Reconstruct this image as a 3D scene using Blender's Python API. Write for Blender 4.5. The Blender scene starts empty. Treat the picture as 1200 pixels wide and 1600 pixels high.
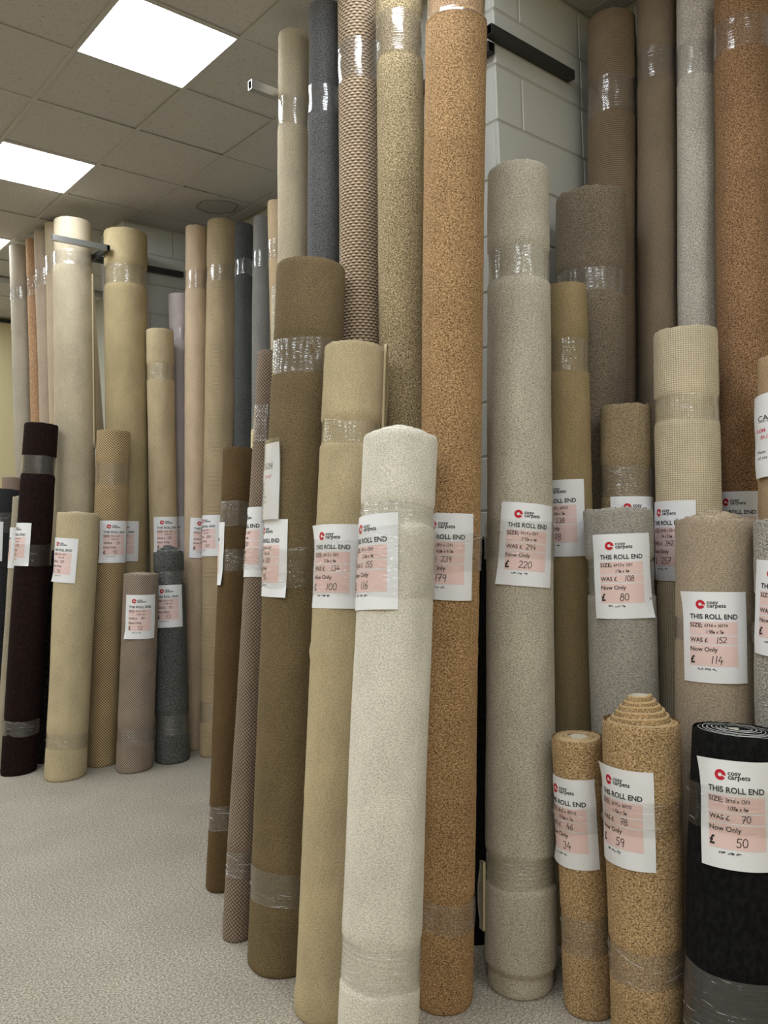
import bpy, bmesh, math, random
import numpy as np
from mathutils import Vector, Matrix, Quaternion

random.seed(7)
rng = np.random.RandomState(7)
scene = bpy.context.scene
C = scene.collection

# ------------------------------------------------------------------ camera
cam_d = bpy.data.cameras.new('camera')
cam = bpy.data.objects.new('camera', cam_d)
C.objects.link(cam)
_r = Vector((0.74723669, -0.66345754, -0.03822849))
_u = Vector((0.03201052, -0.02152452, 0.99925573))
_f = Vector((0.6637866, 0.74790426, -0.00515371))
cam.matrix_world = Matrix(((_r.x, _u.x, -_f.x, 0.0), (_r.y, _u.y, -_f.y, 0.0), (_r.z, _u.z, -_f.z, 1.72), (0, 0, 0, 1)))
cam_d.sensor_fit = 'VERTICAL'
cam_d.sensor_height = 32.0
cam_d.lens = 32.0 * 1241.1 / 1600.0
cam_d.clip_start = 0.05
scene.camera = cam

# ------------------------------------------------------------------ world, exposure
world = bpy.data.worlds.new('world')
scene.world = world
world.use_nodes = True
world.node_tree.nodes['Background'].inputs[0].default_value = (0.5, 0.5, 0.5, 1)
world.node_tree.nodes['Background'].inputs[1].default_value = 0.05
vs = scene.view_settings
vs.view_transform = 'Standard'
vs.look = 'None'
vs.gamma = 1.0
vs.use_curve_mapping = False
vs.exposure = 0.36
PANEL_STRENGTH = 15.0          # the ceiling panels light the whole shop

CEIL = 4.07
WALL_X = 3.47


# ------------------------------------------------------------------ materials
def lin(c):
    out = []
    for v in c:
        v = v / 255.0
        out.append(v / 12.92 if v <= 0.04045 else ((v + 0.055) / 1.055) ** 2.4)
    return (out[0], out[1], out[2], 1.0)


def new_mat(name):
    m = bpy.data.materials.new(name)
    m.use_nodes = True
    nt = m.node_tree
    return m, nt, nt.nodes['Principled BSDF'], nt.nodes['Material Output']


def node(nt, t, **kw):
    n = nt.nodes.new(t)
    for k, v in kw.items():
        if k.startswith('i_'):
            n.inputs[k[2:].replace('_', ' ')].default_value = v
        else:
            setattr(n, k, v)
    return n


def plain(name, col, rough=0.6, metal=0.0, bump=None):
    m, nt, b, o = new_mat(name)
    b.inputs['Base Color'].default_value = lin(col)
    b.inputs['Roughness'].default_value = rough
    b.inputs['Metallic'].default_value = metal
    if bump:
        tc = node(nt, 'ShaderNodeTexCoord')
        nz = node(nt, 'ShaderNodeTexNoise', i_Scale=bump[0], i_Detail=4.0)
        nt.links.new(tc.outputs['Object'], nz.inputs['Vector'])
        bp = node(nt, 'ShaderNodeBump', i_Strength=bump[1], i_Distance=bump[2])
        nt.links.new(nz.outputs['Fac'], bp.inputs['Height'])
        nt.links.new(bp.outputs['Normal'], b.inputs['Normal'])
    return m


def ramp(nt, stops):
    r = node(nt, 'ShaderNodeValToRGB')
    e = r.color_ramp.elements
    while len(e) < len(stops):
        e.new(0.5)
    for i, (p, c) in enumerate(stops):
        e[i].position = p
        e[i].color = c
    return r


def mathn(nt, op, a, b=None, c=None):
    n = node(nt, 'ShaderNodeMath', operation=op)
    for i, v in enumerate((a, b, c)):
        if v is None:
            continue
        if isinstance(v, (int, float)):
            n.inputs[i].default_value = v
        else:
            nt.links.new(v, n.inputs[i])
    return n.outputs[0]


def mix_col(nt, fac, a, b, blend='MIX'):
    n = node(nt, 'ShaderNodeMix', data_type='RGBA', blend_type=blend)
    for sock, v in ((n.inputs[0], fac), (n.inputs[6], a), (n.inputs[7], b)):
        if isinstance(v, (int, float)):
            sock.default_value = v
        elif isinstance(v, tuple):
            sock.default_value = v
        else:
            nt.links.new(v, sock)
    return n.outputs[2]


def carpet(name, base, kind='plush', dark=None, light=None, amt=1.0, size=1.0):
    """procedural pile in metres along the roll's own surface (uv = arc length, height)"""
    m, nt, b, o = new_mat(name)
    def desat(c, k=0.16):
        c = np.array(c, float)
        g = c @ np.array((0.3, 0.59, 0.11))
        return c + (g - c) * k
    base = desat(base)
    dark = desat(dark) if dark is not None else None
    light = desat(light) if light is not None else None
    kd, kl = {'rib': (0.82, 1.1), 'plush': (0.80, 1.12), 'twist': (0.55, 1.32), 'speck': (0.6, 1.35), 'velvet': (0.6, 1.6)}.get(kind, (0.72, 1.16))
    dark = tuple(dark if dark is not None else base * (1 + (kd - 1) * amt))
    light = tuple(np.minimum(light if light is not None else base * (1 + (kl - 1) * amt), 250))
    base = tuple(base)
    tc = node(nt, 'ShaderNodeTexCoord')
    uv = tc.outputs['UV']
    L = nt.links.new

    def noise(sx, sy, detail=2.0, rough=0.6, dist=0.0):
        mp = node(nt, 'ShaderNodeMapping')
        mp.inputs['Scale'].default_value = (sx, sy, 1)
        L(uv, mp.inputs['Vector'])
        n = node(nt, 'ShaderNodeTexNoise', noise_dimensions='2D')
        n.inputs['Scale'].default_value = 1.0
        n.inputs['Detail'].default_value = detail
        n.inputs['Roughness'].default_value = rough
        n.inputs['Distortion'].default_value = dist
        L(mp.outputs[0], n.inputs['Vector'])
        return n.outputs['Fac']

    big = noise(7, 4, 3.0)
    bump_d = 0.004
    if kind in ('plush', 'twist', 'speck', 'velvet'):
        if kind == 'plush':
            fine = noise(170 / size, 300 / size, 3.0, 0.65, 0.6)
        elif kind == 'twist':
            fine = noise(200 / size, 240 / size, 2.5, 0.68, 0.8)
        elif kind == 'speck':
            fine = noise(270 / size, 300 / size, 2.0, 0.62, 0.3)
        else:
            fine = noise(60, 40, 3.0, 0.6)
        rp = ramp(nt, [(0.38, lin(dark)), (0.5, lin(base)), (0.62, lin(light))])
        L(fine, rp.inputs[0])
        col = rp.outputs[0]
        height = fine
        bump_d = {'plush': 0.0035, 'twist': 0.0045, 'speck': 0.003, 'velvet': 0.001}[kind]
    else:
        sep = node(nt, 'ShaderNodeSeparateXYZ')
        L(uv, sep.inputs[0])
        u, v = sep.outputs[0], sep.outputs[1]
        fine = noise(240, 240, 2.0)
        if kind == 'rib':
            w = mathn(nt, 'SINE', mathn(nt, 'MULTIPLY', v, 2 * math.pi / (0.0095 * size)))
            w2 = mathn(nt, 'SINE', mathn(nt, 'MULTIPLY', u, 2 * math.pi / (0.008 * size)))
            height = mathn(nt, 'MULTIPLY_ADD', w2, 0.12, mathn(nt, 'MULTIPLY_ADD', w, 0.35, 0.5))
        elif kind == 'grid':
            w = mathn(nt, 'SINE', mathn(nt, 'MULTIPLY', u, 2 * math.pi / (0.0125 * size)))
            w2 = mathn(nt, 'SINE', mathn(nt, 'MULTIPLY', v, 2 * math.pi / (0.0105 * size)))
            height = mathn(nt, 'MULTIPLY_ADD', w2, 0.2, mathn(nt, 'MULTIPLY_ADD', w, 0.28, 0.5))
        elif kind == 'loop':
            # rows of fat loops, every second row shifted by half a loop
            ph, pw = 0.0125 * size, 0.024 * size
            row = mathn(nt, 'DIVIDE', v, ph)
            par = mathn(nt, 'MULTIPLY', mathn(nt, 'MODULO', mathn(nt, 'FLOOR', row), 2.0), math.pi)
            w = mathn(nt, 'SINE', mathn(nt, 'MULTIPLY', row, 2 * math.pi))
            w2 = mathn(nt, 'SINE', mathn(nt, 'ADD', mathn(nt, 'MULTIPLY', u, 2 * math.pi / pw), par))
            height = mathn(nt, 'MULTIPLY_ADD', w2, 0.24, mathn(nt, 'MULTIPLY_ADD', w, 0.30, 0.5))
        else:  # 'diagonal' basket weave
            k = 2 * math.pi / (0.019 * size)
            a1 = mathn(nt, 'SINE', mathn(nt, 'MULTIPLY', mathn(nt, 'ADD', u, v), k))
            a2 = mathn(nt, 'SINE', mathn(nt, 'MULTIPLY', mathn(nt, 'SUBTRACT', mathn(nt, 'MULTIPLY', u, 0.85), v), k))
            height = mathn(nt, 'MULTIPLY_ADD', a2, 0.22, mathn(nt, 'MULTIPLY_ADD', a1, 0.30, 0.5))
        height = mathn(nt, 'MULTIPLY_ADD', mathn(nt, 'SUBTRACT', fine, 0.5), 0.5, height)
        rp = ramp(nt, [(0.22, lin(dark)), (0.55, lin(base)), (0.85, lin(light))])
        L(height, rp.inputs[0])
        col = rp.outputs[0]
        bump_d = 0.005
    # slow change of the nap
    shade = node(nt, 'ShaderNodeMapRange')
    shade.inputs['From Min'].default_value = 0.3
    shade.inputs['From Max'].default_value = 0.7
    shade.inputs['To Min'].default_value = 0.90
    shade.inputs['To Max'].default_value = 1.08
    L(big, shade.inputs['Value'])
    vm = node(nt, 'ShaderNodeVectorMath', operation='SCALE')
    L(col, vm.inputs[0])
    L(shade.outputs[0], vm.inputs['Scale'])
    L(vm.outputs[0], b.inputs['Base Color'])
    b.inputs['Roughness'].default_value = 0.95
    b.inputs['Specular IOR Level'].default_value = 0.15
    b.inputs['Sheen Weight'].default_value = 0.25 if kind != 'velvet' else 0.08
    b.inputs['Sheen Roughness'].default_value = 0.5
    b.inputs['Sheen Tint'].default_value = lin(light)
    bp = node(nt, 'ShaderNodeBump')
    bp.inputs['Strength'].default_value = 0.55
    bp.inputs['Distance'].default_value = bump_d
    L(height, bp.inputs['Height'])
    L(bp.outputs[0], b.inputs['Normal'])
    return m


def film_material(name, haze_f, gloss_f, ridges, wrinkles, dist):
    m, nt, b, o = new_mat(name)
    nt.nodes.remove(b)
    L = nt.links.new
    tc = node(nt, 'ShaderNodeTexCoord')

    def noise(sc, rot, detail, distort):
        mp = node(nt, 'ShaderNodeMapping')
        mp.inputs['Scale'].default_value = (sc[0], sc[1], 1)
        mp.inputs['Rotation'].default_value = (0, 0, rot)
        L(tc.outputs['UV'], mp.inputs['Vector'])
        n = node(nt, 'ShaderNodeTexNoise', noise_dimensions='2D')
        n.inputs['Scale'].default_value = 1.0
        n.inputs['Detail'].default_value = detail
        n.inputs['Distortion'].default_value = distort
        L(mp.outputs[0], n.inputs['Vector'])
        return n.outputs['Fac']

    h = mathn(nt, 'MULTIPLY', noise((2.5, 125), 0.0, 1.5, 0.3), ridges)
    h = mathn(nt, 'MULTIPLY_ADD', noise((10, 38), 0.25, 1.5, 1.8), wrinkles, h)
    bp = node(nt, 'ShaderNodeBump')
    bp.inputs['Strength'].default_value = 1.0
    bp.inputs['Distance'].default_value = dist
    L(h, bp.inputs['Height'])
    tr = node(nt, 'ShaderNodeBsdfTransparent')
    tr.inputs[0].default_value = (1, 1, 1, 1)
    gl = node(nt, 'ShaderNodeBsdfGlossy')
    gl.inputs['Color'].default_value = (1, 1, 1, 1)
    gl.inputs['Roughness'].default_value = 0.13
    L(bp.outputs[0], gl.inputs['Normal'])
    df = node(nt, 'ShaderNodeBsdfDiffuse')
    df.inputs[0].default_value = (0.8, 0.8, 0.8, 1)
    fr = node(nt, 'ShaderNodeFresnel')
    fr.inputs['IOR'].default_value = 1.45
    L(bp.outputs[0], fr.inputs['Normal'])
    hz = node(nt, 'ShaderNodeMixShader')
    hz.inputs[0].default_value = haze_f
    L(tr.outputs[0], hz.inputs[1])
    L(df.outputs[0], hz.inputs[2])
    mx = node(nt, 'ShaderNodeMixShader')
    L(mathn(nt, 'MINIMUM', mathn(nt, 'MULTIPLY', fr.outputs[0], gloss_f), 0.45), mx.inputs[0])
    L(hz.outputs[0], mx.inputs[1])
    L(gl.outputs[0], mx.inputs[2])
    L(mx.outputs[0], o.inputs['Surface'])
    return m


FILM = film_material('stretch_film_tight', 0.05, 1.9, 1.5, 0.5, 0.0007)
FILM_LOOSE = film_material('stretch_film_wrinkled', 0.06, 1.5, 1.9, 0.9, 0.0026)
FILM_CREASE = film_material('stretch_film_bunched', 0.34, 3.0, 0.6, 1.0, 0.002)
FILM_THIN = film_material('stretch_film_single', 0.02, 1.0, 0.4, 1.4, 0.003)
PAPER = plain('label_paper', (236, 237, 242), 0.55, bump=(45, 0.25, 0.004))
INK = plain('print_black', (24, 24, 30), 0.6)
PEN = plain('pen_black', (30, 28, 34), 0.5)
PINK = plain('print_pink', (236, 206, 204), 0.55)
RED = plain('print_red', (196, 18, 44), 0.5)
REDPEN = plain('print_magenta_red', (214, 70, 96), 0.5)
CARD = plain('cardboard_core', (186, 178, 160), 0.8)
BACK_CREAM = plain('backing_cream', (205, 190, 155), 0.9)
BACK_WHITE = plain('backing_white', (215, 215, 210), 0.85)
BACK_DARK = plain('backing_brown', (120, 95, 65), 0.9)
STEEL = plain('bare_steel', (170, 170, 168), 0.38, 0.85)
DARK_STEEL = plain('shade_dark_steel_and_trim', (52, 52, 50), 0.5, 0.2)  # rack bars: grey steel with its shade put into the colour
BLOCK_PAINT = plain('block_paint', (198, 198, 192), 0.6, bump=(60, 0.35, 0.004))
MORTAR = plain('mortar_paint', (178, 178, 168), 0.8)
CREAM_WALL = plain('cream_wall_paint', (214, 200, 158), 0.8)
GRID_WHITE = plain('grid_bar_paint', (184, 181, 177), 0.5)


def tile_material(stain=False):
    m, nt, b, o = new_mat('mineral_ceiling_tile_stained' if stain else 'mineral_ceiling_tile')
    L = nt.links.new
    tc = node(nt, 'ShaderNodeTexCoord')
    oi = node(nt, 'ShaderNodeObjectInfo')
    ad = node(nt, 'ShaderNodeVectorMath', operation='ADD')
    L(tc.outputs['Object'], ad.inputs[0])
    L(oi.outputs['Location'], ad.inputs[1])
    mp = node(nt, 'ShaderNodeMapping')
    mp.inputs['Scale'].default_value = (60, 150, 60)
    mp.inputs['Rotation'].default_value = (0, 0, 0.5)
    L(ad.outputs[0], mp.inputs['Vector'])
    n1 = node(nt, 'ShaderNodeTexNoise')
    n1.inputs['Scale'].default_value = 1.0
    n1.inputs['Detail'].default_value = 3.0
    L(mp.outputs[0], n1.inputs['Vector'])
    rp = ramp(nt, [(0.29, lin((138, 135, 132))), (0.37, lin((186, 183, 180))), (0.75, lin((194, 191, 188)))])
    L(n1.outputs['Fac'], rp.inputs[0])
    col = rp.outputs[0]
    n2 = node(nt, 'ShaderNodeTexNoise')
    n2.inputs['Scale'].default_value = 5.0
    L(ad.outputs[0], n2.inputs['Vector'])
    if stain:
        # old water mark with a darker rim
        off = node(nt, 'ShaderNodeVectorMath', operation='SUBTRACT')
        L(tc.outputs['Object'], off.inputs[0])
        off.inputs[1].default_value = (0.12, -0.10, 0)
        dst = node(nt, 'ShaderNodeVectorMath', operation='LENGTH')
        L(off.outputs[0], dst.inputs[0])
        d = mathn(nt, 'ADD', dst.outputs['Value'], mathn(nt, 'MULTIPLY', mathn(nt, 'SUBTRACT', n2.outputs['Fac'], 0.5), 0.14))
        sr = ramp(nt, [(0.0, (0.12, 0.12, 0.12, 1)), (0.125, (0.15, 0.15, 0.15, 1)), (0.145, (0.8, 0.8, 0.8, 1)), (0.16, (0, 0, 0, 1))])
        L(d, sr.inputs[0])
        col = mix_col(nt, sr.outputs[0], col, lin((120, 108, 88)))
    L(col, b.inputs['Base Color'])
    b.inputs['Roughness'].default_value = 0.9
    bp = node(nt, 'ShaderNodeBump', i_Strength=0.5, i_Distance=0.004)
    L(n1.outputs['Fac'], bp.inputs['Height'])
    L(bp.outputs[0], b.inputs['Normal'])
    return m


TILE = tile_material()
TILE_STAIN = tile_material(True)


def floor_material():
    m, nt, b, o = new_mat('floor_carpet')
    L = nt.links.new
    tc = node(nt, 'ShaderNodeTexCoord')
    n1 = node(nt, 'ShaderNodeTexNoise')
    n1.inputs['Scale'].default_value = 120
    n1.inputs['Detail'].default_value = 3
    n1.inputs['Roughness'].default_value = 0.7
    L(tc.outputs['Object'], n1.inputs['Vector'])
    n2 = node(nt, 'ShaderNodeTexNoise')
    n2.inputs['Scale'].default_value = 2.2
    n2.inputs['Detail'].default_value = 4
    L(tc.outputs['Object'], n2.inputs['Vector'])
    rp = ramp(nt, [(0.37, lin((126, 119, 108))), (0.5, lin((163, 155, 142))), (0.64, lin((200, 192, 178)))])
    L(n1.outputs['Fac'], rp.inputs[0])
    mr = node(nt, 'ShaderNodeMapRange')
    mr.inputs['From Min'].default_value = 0.3
    mr.inputs['From Max'].default_value = 0.7
    mr.inputs['To Min'].default_value = 0.9
    mr.inputs['To Max'].default_value = 1.06
    L(n2.outputs['Fac'], mr.inputs['Value'])
    vm = node(nt, 'ShaderNodeVectorMath', operation='SCALE')
    L(rp.outputs[0], vm.inputs[0])
    L(mr.outputs[0], vm.inputs['Scale'])
    L(vm.outputs[0], b.inputs['Base Color'])
    b.inputs['Roughness'].default_value = 0.95
    b.inputs['Specular IOR Level'].default_value = 0.15
    bp = node(nt, 'ShaderNodeBump', i_Strength=0.6, i_Distance=0.005)
    L(n1.outputs['Fac'], bp.inputs['Height'])
    L(bp.outputs[0], b.inputs['Normal'])
    return m


def panel_material():
    m, nt, b, o = new_mat('light_diffuser')
    nt.nodes.remove(b)
    e = node(nt, 'ShaderNodeEmission')
    e.inputs[0].default_value = (0.90, 0.955, 1.0, 1)
    e.inputs[1].default_value = PANEL_STRENGTH
    nt.links.new(e.outputs[0], o.inputs['Surface'])
    return m


PANEL = panel_material()


# ------------------------------------------------------------------ object helpers
def obj(name, me, mat=None, parent=None):
    o = bpy.data.objects.new(name, me)
    C.objects.link(o)
    if mat is not None and me is not None and len(me.materials) == 0:
        me.materials.append(mat)
    if parent is not None:
        o.parent = parent
    return o


def tag(o, label=None, cat=None, group=None, kind=None):
    if label:
        o['label'] = label
    if cat:
        o['category'] = cat
    if group:
        o['group'] = group
    if kind:
        o['kind'] = kind
    return o


def mesh(name, verts, faces, smooth=False, uv=None, matidx=None):
    me = bpy.data.meshes.new(name)
    me.from_pydata([tuple(v) for v in np.asarray(verts, float).tolist()], [], faces)
    if smooth:
        me.polygons.foreach_set('use_smooth', np.ones(len(me.polygons), bool))
    if uv is not None:
        ul = me.uv_layers.new(name='uv')
        ul.data.foreach_set('uv', np.asarray(uv, np.float32).ravel())
    if matidx is not None:
        me.polygons.foreach_set('material_index', np.asarray(matidx, np.int32))
    me.update()
    return me


def box_mesh(name, x0, x1, y0, y1, z0, z1, bevel=0.0):
    bm = bmesh.new()
    bmesh.ops.create_cube(bm, size=1.0)
    for v in bm.verts:
        v.co = Vector((x0 + (v.co.x + 0.5) * (x1 - x0), y0 + (v.co.y + 0.5) * (y1 - y0), z0 + (v.co.z + 0.5) * (z1 - z0)))
    if bevel > 0:
        bmesh.ops.bevel(bm, geom=bm.edges[:], offset=bevel, segments=1, affect='EDGES')
    me = bpy.data.meshes.new(name)
    bm.to_mesh(me)
    bm.free()
    return me


def grid_faces(rows, cols, closed):
    f = []
    n = cols if closed else cols - 1
    for i in range(rows - 1):
        a = i * cols
        for j in range(n):
            k = (j + 1) % cols
            f.append((a + j, a + k, a + cols + k, a + cols + j))
    return f


def grid_uv(U, V, rows, cols, closed, ulast=None):
    """per-loop uv for grid_faces; U,V are rows x cols, ulast the u of the wrapped column"""
    n = cols if closed else cols - 1
    if closed:
        U2 = np.concatenate([U, ulast[:, None]], 1)
        V2 = np.concatenate([V, V[:, :1]], 1)
    else:
        U2, V2 = U, V
    a = np.stack([U2, V2], 2)
    q = np.stack([a[:-1, :n], a[:-1, 1:n + 1], a[1:, 1:n + 1], a[1:, :n]], 2)
    return q.reshape(-1, 2)


# ------------------------------------------------------------------ the room
def struct(name, me, mat):
    o = obj(name, me, mat)
    o['kind'] = 'structure'
    return o


X0, X1, Y0, Y1 = -3.244, WALL_X, -2.64, 9.71
floor = struct('floor', box_mesh('floor', X0 - 0.1, X1 + 0.1, Y0 - 0.1, Y1 + 0.1, -0.08, 0.0), floor_material())
struct('wall_left', box_mesh('wall_left', X0 - 0.1, X0, Y0 - 0.1, Y1 + 0.1, 0, CEIL + 0.1), CREAM_WALL)
struct('wall_back', box_mesh('wall_back', X0, X1, Y0 - 0.1, Y0, 0, CEIL + 0.1), CREAM_WALL)
struct('wall_far', box_mesh('wall_far', X0, X1, Y1, Y1 + 0.1, 0, CEIL + 0.1), CREAM_WALL)
struct('trim_1', box_mesh('trim_1', X0, X1, Y1 - 0.03, Y1, CEIL - 0.05, CEIL - 0.012), DARK_STEEL)
struct('trim_2', box_mesh('trim_2', -1.0, X1, 8.06, 8.12, CEIL - 0.06, CEIL - 0.003, 0.004), GRID_WHITE)

COURSE, ZC0, JOINT = 0.2385, 0.0195, 0.009
block_cache = {}


def block_mesh(axis, length, height):
    key = (axis, round(length, 3), round(height, 3))
    if key not in block_cache:
        d = 0.02
        if axis == 'x':
            me = box_mesh('block', 0, length, 0, d, 0, height, 0.004)
        else:
            me = box_mesh('block', 0, d, 0, length, 0, height, 0.004)
        me.materials.append(BLOCK_PAINT)
        block_cache[key] = me
    return block_cache[key]


def lay_blocks(parent, axis, fixed, a0, a1, shift, zmin=0.0, unit=0.455, joints=None):
    """rows of blocks on a face; axis 'x': face runs along x at y=fixed, 'y': runs along y at x=fixed"""
    n = 0
    while True:
        zb = ZC0 + COURSE * (n - 1)
        zt = zb + COURSE
        n += 1
        if zb >= CEIL - 0.03:
            break
        z0 = max(zb + JOINT / 2, 0.0)
        z1 = min(zt - JOINT / 2, CEIL - 0.012)
        if zt < zmin or z1 - z0 < 0.03:
            continue
        if joints:
            cuts = [a0] + list(joints[n % 2]) + [a1]
        else:
            a = a0 + (shift if n % 2 else shift - unit / 2)
            while a > a0:
                a -= unit
            cuts = []
            while a < a1 + unit:
                cuts.append(min(max(a, a0), a1))
                a += unit
        for p0, p1 in zip(cuts[:-1], cuts[1:]):
            if p1 - p0 > 0.03:
                q0 = p0 + (JOINT / 2 if p0 > a0 else 0)
                q1 = p1 - (JOINT / 2 if p1 < a1 else 0)
                b = obj('block', block_mesh(axis, q1 - q0, z1 - z0), None, parent)
                b.location = (q0, fixed, z0) if axis == 'x' else (fixed, q0, z0)
                b.location.x += random.uniform(-0.0008, 0.0008)
                b.location.y += random.uniform(-0.0008, 0.0008)


wr = struct('wall_right', box_mesh('wall_right', WALL_X + 0.004, WALL_X + 0.15, Y0, Y1, 0, CEIL + 0.1), MORTAR)
lay_blocks(wr, 'y', WALL_X, 0.3, 2.18, 0.1)
lay_blocks(wr, 'y', WALL_X, 2.63, 6.0, 0.2, zmin=1.2)
PIERS = {'wall_pier_near': (2.67, 2.18, 2.63, 0.17), 'wall_pier_far': (2.69, 6.0, 6.45, 0.2)}
for nm, (px, py0, py1, sh) in PIERS.items():
    w = struct(nm, box_mesh(nm, px + 0.004, WALL_X + 0.02, py0 + 0.004, py1, 0, CEIL + 0.05), MORTAR)
    lay_blocks(w, 'x', py0, px, WALL_X - 0.001, sh, zmin=0.0 if 'near' in nm else 1.2, joints=((2.842, 3.295), (3.30,)) if 'near' in nm else None)
    lay_blocks(w, 'y', px, py0 + 0.021, py1, 0.2, zmin=1.2)

# ceiling: slab, lay-in tiles, exposed grid bars
GX = [1.556 + 0.6 * i for i in range(-8, 4)]
GY = [3.963 + 0.6 * j for j in range(-11, 10)]
ceiling = struct('ceiling', box_mesh('ceiling', X0 - 0.1, X1 + 0.1, Y0 - 0.1, Y1 + 0.1, CEIL + 0.06, CEIL + 0.14), MORTAR)
LIGHTS = [(i, j) for i in (0, -3, -6) for j in (-10, -7, -4, -1, 2, 5, 8)]
tile_cache = {}
for ii, i in enumerate(range(-8, 4)):
    xa = 1.556 + 0.6 * i
    xb = min(xa + 0.6, X1)
    for j in range(-11, 10):
        ya = 3.963 + 0.6 * j
        yb = min(ya + 0.6, Y1)
        if (i, j) in LIGHTS or xb - xa < 0.05 or yb - ya < 0.05:
            continue
        stained = (i, j) == (2, 2)
        key = (round(xb - xa, 3), round(yb - ya, 3), stained)
        if key not in tile_cache:
            w, d = (xb - xa) / 2 - 0.004, (yb - ya) / 2 - 0.004
            me = box_mesh('ceiling_tile', -w, w, -d, d, 0, 0.015, 0.002)
            me.materials.append(TILE_STAIN if stained else TILE)
            tile_cache[key] = me
        t = obj('ceiling_tile', tile_cache[key], None, ceiling)
        t.location = ((xa + xb) / 2, (ya + yb) / 2, CEIL + 0.004 + random.uniform(0, 0.004))
        t.rotation_euler = (random.uniform(-0.006, 0.006), random.uniform(-0.006, 0.006), 0)
for x in GX:
    b = obj('grid_bar', box_mesh('grid_bar', x - 0.012, x + 0.012, Y0, Y1, CEIL - 0.001, CEIL + 0.004), GRID_WHITE, ceiling)
for y in GY:
    b = obj('grid_bar', box_mesh('grid_bar', X0, X1, y - 0.012, y + 0.012, CEIL - 0.0005, CEIL + 0.0045), GRID_WHITE, ceiling)

fr_me = bpy.data.meshes.new('frame')
bm = bmesh.new()
for (x0, x1, y0, y1) in ((-0.298, 0.298, -0.298, -0.286), (-0.298, 0.298, 0.286, 0.298), (-0.298, -0.286, -0.286, 0.286), (0.286, 0.298, -0.286, 0.286)):
    r = bmesh.ops.create_cube(bm, size=1.0)
    for v in r['verts']:
        v.co = Vector((x0 + (v.co.x + .5) * (x1 - x0), y0 + (v.co.y + .5) * (y1 - y0), (v.co.z + .5) * 0.02 - 0.003))
bm.to_mesh(fr_me)
bm.free()
fr_me.materials.append(GRID_WHITE)
df_me = mesh('diffuser', [(-0.287, -0.287, 0), (-0.287, 0.287, 0), (0.287, 0.287, 0), (0.287, -0.287, 0)], [(0, 1, 2, 3)])
df_me.materials.append(PANEL)
LIGHT_LABEL = {(0, -1): 'bright square light panel nearest the tall roll bundle by the grey pier',
               (0, 2): 'bright square light panel between two others over the aisle towards the far wall',
               (0, 5): 'bright square light panel above the far row of rolls past the second pier'}
for (i, j) in LIGHTS:
    e = bpy.data.objects.new('ceiling_light', None)
    C.objects.link(e)
    e.location = (1.556 + 0.6 * i + 0.3, 3.963 + 0.6 * j + 0.3, CEIL + 0.001)
    tag(e, LIGHT_LABEL.get((i, j), 'white square light panel of the ceiling grid'), 'ceiling light', 'square light panels in the ceiling grid')
    obj('frame', fr_me, None, e)
    obj('diffuser', df_me, None, e)


# ------------------------------------------------------------------ steel racks that hold the rolls
def box_tube(name, p0, p1, w, h, mat, parent):
    """hollow box section from p0 to p1 (axis aligned), open ends"""
    p0, p1 = Vector(p0), Vector(p1)
    d = (p1 - p0).normalized()
    up = Vector((0, 0, 1))
    s = d.cross(up).normalized()
    t = 0.003
    vs_, fs = [], []
    for p in (p0, p1):
        for k in (0, t):
            for a, b in ((-1, -1), (1, -1), (1, 1), (-1, 1)):
                vs_.append(p + s * a * (w / 2 - k) + up * b * (h / 2 - k))
    for k in range(4):
        n = (k + 1) % 4
        fs += [(k, n, 8 + n, 8 + k), (4 + n, 4 + k, 12 + k, 12 + n), (n, k, 4 + k, 4 + n), (8 + k, 8 + n, 12 + n, 12 + k)]
    return obj(name, mesh(name, [tuple(v) for v in vs_], fs), mat, parent)


rk = bpy.data.objects.new('roll_rack', None)
C.objects.link(rk)
tag(rk, 'dark steel rack bar fixed to the nearer grey block pier with a hollow arm', 'rack', 'steel roll racks on the piers')
box_tube('wall_bar', (2.60, 2.157, 3.705), (3.19, 2.157, 3.705), 0.04, 0.042, DARK_STEEL, rk)
box_tube('side_bar', (2.645, 2.178, 3.66), (2.645, 3.12, 3.66), 0.04, 0.042, DARK_STEEL, rk)
box_tube('arm', (2.055, 3.142, 3.715), (2.665, 3.142, 3.715), 0.032, 0.042, STEEL, rk)
rk = bpy.data.objects.new('roll_rack', None)
C.objects.link(rk)
tag(rk, 'steel rack with a bare crossbar before the tall cream roll at the farther pier', 'rack', 'steel roll racks on the piers')
box_tube('wall_bar', (2.412, 5.979, 3.71), (3.18, 5.979, 3.71), 0.04, 0.042, DARK_STEEL, rk)
box_tube('side_bar', (2.422, 5.66, 3.705), (2.422, 5.955, 3.705), 0.024, 0.04, DARK_STEEL, rk)
box_tube('crossbar', (2.02, 5.672, 3.705), (2.409, 5.672, 3.705), 0.03, 0.04, STEEL, rk)


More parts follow.
